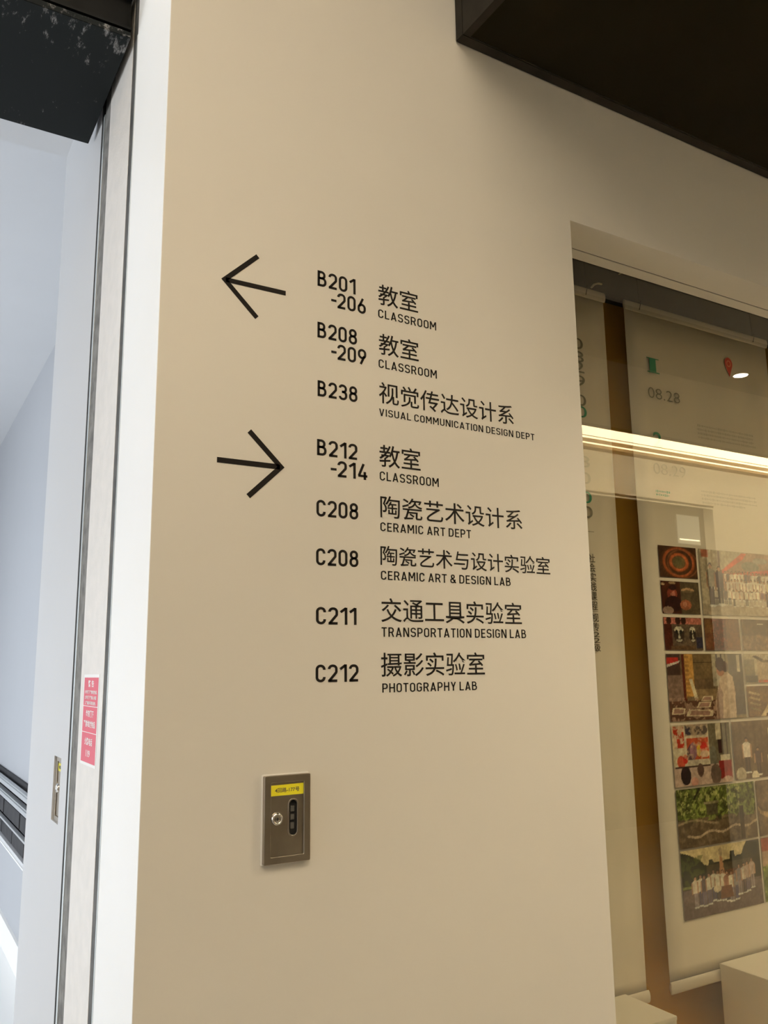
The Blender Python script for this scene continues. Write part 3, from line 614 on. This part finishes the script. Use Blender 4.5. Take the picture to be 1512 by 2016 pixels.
def f6(c): c.rect(0, 1, 0, .48, (.20, .13, .09)); c.put((c.noise(9) > .55)*(c.v < .5)*.6, (.38, .28, .22)); c.rect(.4, .55, .84, .87, (.7, .68, .6)); c.rect(.7, .8, .84, .87, (.7, .68, .6)); c.mottle(.4, 7)
def f7(c):
    c.rect(0, .6, .35, 1, (.20, .14, .09)); c.rect(0, .17, .68, 1, (.10, .06, .05)); c.rect(0, .15, .85, .94, (.50, .05, .04)); c.poly([(0, .84), (.17, .90), (.16, .87), (0, .80)], (.66, .62, .58))
    c.rect(0, .19, .30, .68, (.28, .20, .17)); c.rect(.19, .23, .2, 1, (.14, .03, .02)); c.rect(.225, .335, .35, 1, (.55, .34, .12)); c.put(((c.v*60).astype(int) % 4 < 2)*(c.u > .22)*(c.u < .28)*(c.v > .3)*.6, (.3, .18, .07))
    c.rect(.335, .58, .62, .99, (.23, .17, .10)); c.rect(.335, .58, .86, .87, (.10, .07, .05)); c.rect(.58, .76, .5, 1, (.46, .43, .36)); c.rect(.34, .62, .30, .46, (.32, .24, .15))
    c.poly([(.27, .62), (.31, .62), (.37, .32), (.33, .30)], (.68, .63, .48)); c.rect(0, .78, .0, .30, (.14, .07, .05)); c.put((c.noise(14) > .56)*(c.v < .34)*(c.u < .6)*.8, (.42, .30, .24))
    for pts in ([(.02, .10), (.18, .10), (.20, .19), (.04, .20)], [(.20, .07), (.54, .05), (.56, .14), (.24, .17)], [(.34, .19), (.52, .19), (.54, .27), (.38, .27)], [(.40, .28), (.56, .28), (.56, .36), (.44, .36)]):
        c.poly(pts, (.68, .60, .46)); q = [(sum(p[0] for p in pts)/4*.25+p[0]*.75, sum(p[1] for p in pts)/4*.3+p[1]*.7) for p in pts]; c.poly(q, (.40, .26, .22))
    c.rect(.80, 1, .05, 1, (.12, .10, .10)); c.ell(.865, .90, .05, .10, (.10, .09, .08)); c.rect(.92, .96, .72, .98, (.6, .56, .48)); c.rect(.64, .66, .85, 1, (.05, .03, .03)); c.rect(.70, .72, .85, 1, (.05, .03, .03))
    c.poly([(.60, 0), (.60, .3), (.66, .55), (.70, .68), (.78, .72), (.85, .64), (.87, .4), (.86, 0)], (.58, .47, .38)); c.poly([(.60, 0), (.61, .3), (.66, .55), (.70, .4), (.68, 0)], (.36, .26, .22))
    c.ell(.69, .75, .055, .10, (.42, .20, .12)); c.ell(.69, .84, .062, .11, (.07, .03, .03)); c.ell(.755, .80, .045, .08, (.10, .05, .04)); c.mottle(.25, 22)
def f8(c): c.rect(0, .25, .0, .8, (.22, .20, .16)); c.rect(.0, .3, .0, .25, (.10, .09, .09)); c.rect(.3, 1, .1, .8, (.50, .42, .33)); c.poly([(.28, .95), (.5, .78), (.8, .8), (.8, .72), (.45, .7), (.2, .9)], (.08, .05, .04)); c.rect(.32, 1, 0, .10, (.5, .1, .07)); c.put((c.noise(14) > .55)*(c.u > .3)*.5, (.35, .28, .22)); c.mottle(.3, 12)
def f9(c):
    for k in range(4): c.poly([(.03+.01*k, .78-.17*k), (.30, .68-.17*k), (.32, .74-.17*k), (.06, .84-.17*k)], (.5-.08*k, .42-.07*k, .30-.05*k))
    c.poly([(.30, .02), (.42, .02), (.9, .9), (.8, .98)], (.64, .55, .38)); c.poly([(.42, .05), (1, .05), (1, .8), (.88, .8)], (.12, .07, .06)); c.mottle(.35, 9)
def f10(c):
    c.rect(0, .62, .32, 1, (.62, .58, .48)); c.rect(.62, 1, .3, 1, (.22, .20, .15)); c.rect(.02, .20, .62, .98, (.52, .06, .03)); c.put((c.noise(12) > .5)*(c.u < .2)*(c.v > .35)*.8, (.66, .60, .48)); c.ell(.13, .40, .07, .10, (.55, .12, .07)); c.ell(.2, .44, .04, .08, (.55, .05, .04))
    c.rect(.22, .60, .82, .99, (.36, .30, .26)); c.rect(.23, .34, .83, .98, (.08, .07, .11)); c.ell(.43, .9, .06, .07, (.16, .13, .13)); c.ell(.55, .9, .06, .07, (.16, .13, .13))
    c.rect(.24, .61, .40, .77, (.55, .13, .07)); c.poly([(.24, .42), (.36, .42), (.30, .68), (.24, .6)], (.14, .08, .11)); c.ell(.34, .56, .06, .14, (.34, .20, .26)); c.ell(.44, .56, .04, .10, (.75, .58, .10)); c.ell(.52, .6, .06, .1, (.62, .06, .05)); c.ell(.53, .5, .08, .06, (.70, .55, .45)); c.rect(.24, .6, .36, .42, (.62, .58, .5)); c.put((c.noise(16) > .58)*(c.u < .62)*(c.v > .4)*.5, (.68, .55, .4))
    c.rect(.745, .84, .72, 1, (.60, .55, .45)); c.rect(.77, .84, .48, .72, (.07, .03, .03)); c.rect(.85, .87, .45, 1, (.08, .05, .04)); c.rect(.92, .94, .45, 1, (.08, .05, .04)); c.rect(.80, .97, .34, .46, (.62, .58, .48)); c.ell(.68, .42, .06, .20, (.20, .20, .17))
    c.rect(0, 1, 0, .32, (.52, .42, .38)); c.rect(.02, .62, .30, .325, (.1, .06, .05)); c.rect(.76, .99, .06, .36, (.32, .04, .04)); c.ell(.19, .17, .085, .15, (.04, .025, .03)); c.ell(.44, .24, .055, .11, (.16, .10, .09)); c.ell(.70, .15, .09, .17, (.20, .15, .13)); c.ell(.33, .06, .06, .07, (.6, .35, .3)); c.ell(.9, .04, .09, .06, (.55, .42, .36)); c.mottle(.18, 20)
def f11(c):
    c.put(((c.u*26).astype(int) % 3 == 0)*.25, (.08, .05, .03)); c.rect(.60, .74, .1, .86, (.62, .58, .46)); c.rect(.64, .69, .35, .8, (.15, .12, .10)); c.person(.22, .1, .62, (.66, .62, .58), (.07, .05, .05), k=1.3); c.person(.40, .05, .48, (.13, .09, .09), (.08, .05, .05), k=1.5); c.person(.82, .05, .62, (.18, .13, .15), (.08, .05, .05), k=1.6); c.ell(.1, .08, .08, .12, (.55, .50, .40)); c.ell(.33, .03, .06, .09, (.62, .58, .48)); c.rect(.56, .64, .0, .38, (.6, .56, .44)); c.mottle(.25, 14)
def f12(c):
    n = c.noise(10); c.rect(0, 1, .48, 1, (.13, .16, .05)); c.put((n > .50)*(c.v > .42)*.85, (.27, .33, .10)); c.put((c.noise(16) > .58)*(c.v > .5)*(c.u < .8)*.7, (.48, .50, .22)); c.put((c.noise(15) > .57)*(c.v > .4)*.8, (.05, .06, .02)); c.rect(.36, .50, .5, .72, (.12, .11, .07)); c.rect(.33, .52, .70, .75, (.30, .27, .17))
    c.put((c.noise(12) > .55)*(c.v < .46)*.7, (.26, .20, .14)); c.put((np.abs(c.v-.16-.12*c.u-.03*np.sin(c.u*20)) < .02)*.8*(c.u > .1), (.55, .46, .35)); c.put((np.abs(c.v-.40-.05*np.sin(c.u*9)) < .018)*(c.u < .5)*.6, (.48, .40, .3)); c.rect(.78, .83, .0, .6, (.06, .045, .03)); c.poly([(.20, .80), (.22, .80), (.30, .99), (.28, .99)], (.04, .03, .02)); c.mottle(.45, 22)
def f13(c): c.mottle(.4, 7); c.poly([(.0, .55), (.1, .45), (.5, .35), (.9, .45), (1, .6), (1, .4), (.3, .28), (.05, .4)], (.48, .38, .26)); c.put(((c.u*50).astype(int) % 2 == 0)*(c.v < .5)*(c.v > .3)*.3, (.2, .14, .08)); c.mottle(.4, 14)
def f14(c):
    c.rect(0, 1, .42, 1, (.045, .045, .022)); c.poly([(0, 1.01), (0, .98), (.1, .93), (.22, .84), (.28, .75), (.33, .73), (.34, .81), (.38, .81), (.40, .76), (.60, .77), (.61, .89), (.66, .89), (.67, .80), (.76, .82), (.79, .92), (.84, 1.01)], (.66, .58, .38)); c.put((c.noise(10) > .5)*(c.v > .44)*(c.u < .28)*(c.v < .9)*.6, (.13, .17, .05)); c.rect(.30, .9, .5, .74, (.12, .10, .06)); c.rect(.42, .85, .36, .62, (.20, .09, .05))
    c.rect(0, 1, 0, .42, (.20, .155, .145)); c.rect(.0, .2, .44, .48, (.26, .28, .10)); c.poly([(.44, .40), (.54, .40), (.52, .62), (.50, .85), (.475, .85), (.46, .62)], (.52, .30, .17)); c.ell(.488, .90, .022, .07, (.42, .36, .26))
    for k in range(14):
        x = .15+.72*k/13+.015*c.r.rand(); c.person(x, .13+.08*c.r.rand()+(.07 if k > 9 else 0), .46, [(.62, .58, .52), (.15, .12, .13), (.5, .4, .36), (.36, .20, .15), (.3, .28, .3), (.68, .66, .58)][c.r.randint(6)], [(.13, .12, .2), (.09, .07, .08), (.35, .3, .34), (.2, .17, .25)][c.r.randint(4)], k=1.15)
    c.poly([(.45, .20), (.62, .20), (.60, .38), (.47, .38)], (.22, .10, .05)); c.ell(.42, .36, .05, .05, (.68, .6, .48)); c.mottle(.2, 26)
def f15(c): c.rect(0, 1, .78, 1, (.42, .13, .09)); c.rect(0, 1, .55, .78, (.48, .36, .28)); c.rect(0, 1, 0, .55, (.16, .22, .06)); c.put((c.noise(12) > .52)*(c.v < .58)*.7, (.34, .40, .14)); c.mottle(.4, 14)
A0, A1, B0, B1, C0, C1 = 2.0412, 2.2122, 2.2245, 2.3910, 2.4022, 2.6040
photo(A0, A1, 1.8207, 1.9190, (.10, .055, .03), 1, f1, 'square photograph of orange spiral rings')
photo(A0, A1, 1.7097, 1.8092, (.10, .035, .02), 2, f2, 'dark photograph with conical hats')
photo(B0, C1, 1.7097, 1.9190, (.50, .46, .38), 3, f3, 'group photograph of a crowd under a red flag')
photo(A0, A1, 1.5990, 1.6985, (.16, .12, .09), 4, f4, 'photograph of two pale masks')
photo(B0, B1, 1.5990, 1.6985, (.20, .10, .06), 5, f5, 'dark red-brown photograph')
photo(C0, C1, 1.5990, 1.6985, (.14, .09, .06), 6, f6, 'dim brown photograph of a long table')
photo(A0, B1-.0005, 1.3890, 1.5882, (.24, .19, .13), 7, f7, 'large photograph of a person in a pale shirt at a print stall')
photo(C0-.001, C1, 1.4955, 1.5882, (.52, .48, .40), 8, f8, 'photograph of a pale hanging cloth')
photo(C0-.001, C1, 1.3890, 1.4855, (.22, .14, .09), 9, f9, 'brown photograph of boards on a bench')
photo(A0, 2.3020, 1.2020, 1.3785, (.5, .42, .36), 10, f10, 'photograph of red prints pinned above seated heads')
photo(2.3120, C1, 1.2045, 1.3785, (.19, .13, .085), 11, f11, 'photograph of people standing by a timber wall')
photo(A0, 2.3940, 1.0300, 1.1950, (.15, .11, .07), 12, f12, 'photograph of a green garden pond')
photo(2.4030, C1, 1.0300, 1.1950, (.20, .15, .11), 13, f13, 'photograph of a carved stone arch')
photo(A0, 2.3940, .8385, 1.0245, (.2, .15, .14), 14, f14, 'group photograph in front of a statue')
photo(2.4030, C1, .8385, 1.0245, (.2, .2, .1), 15, f15, 'photograph of a red roof over a green lawn')
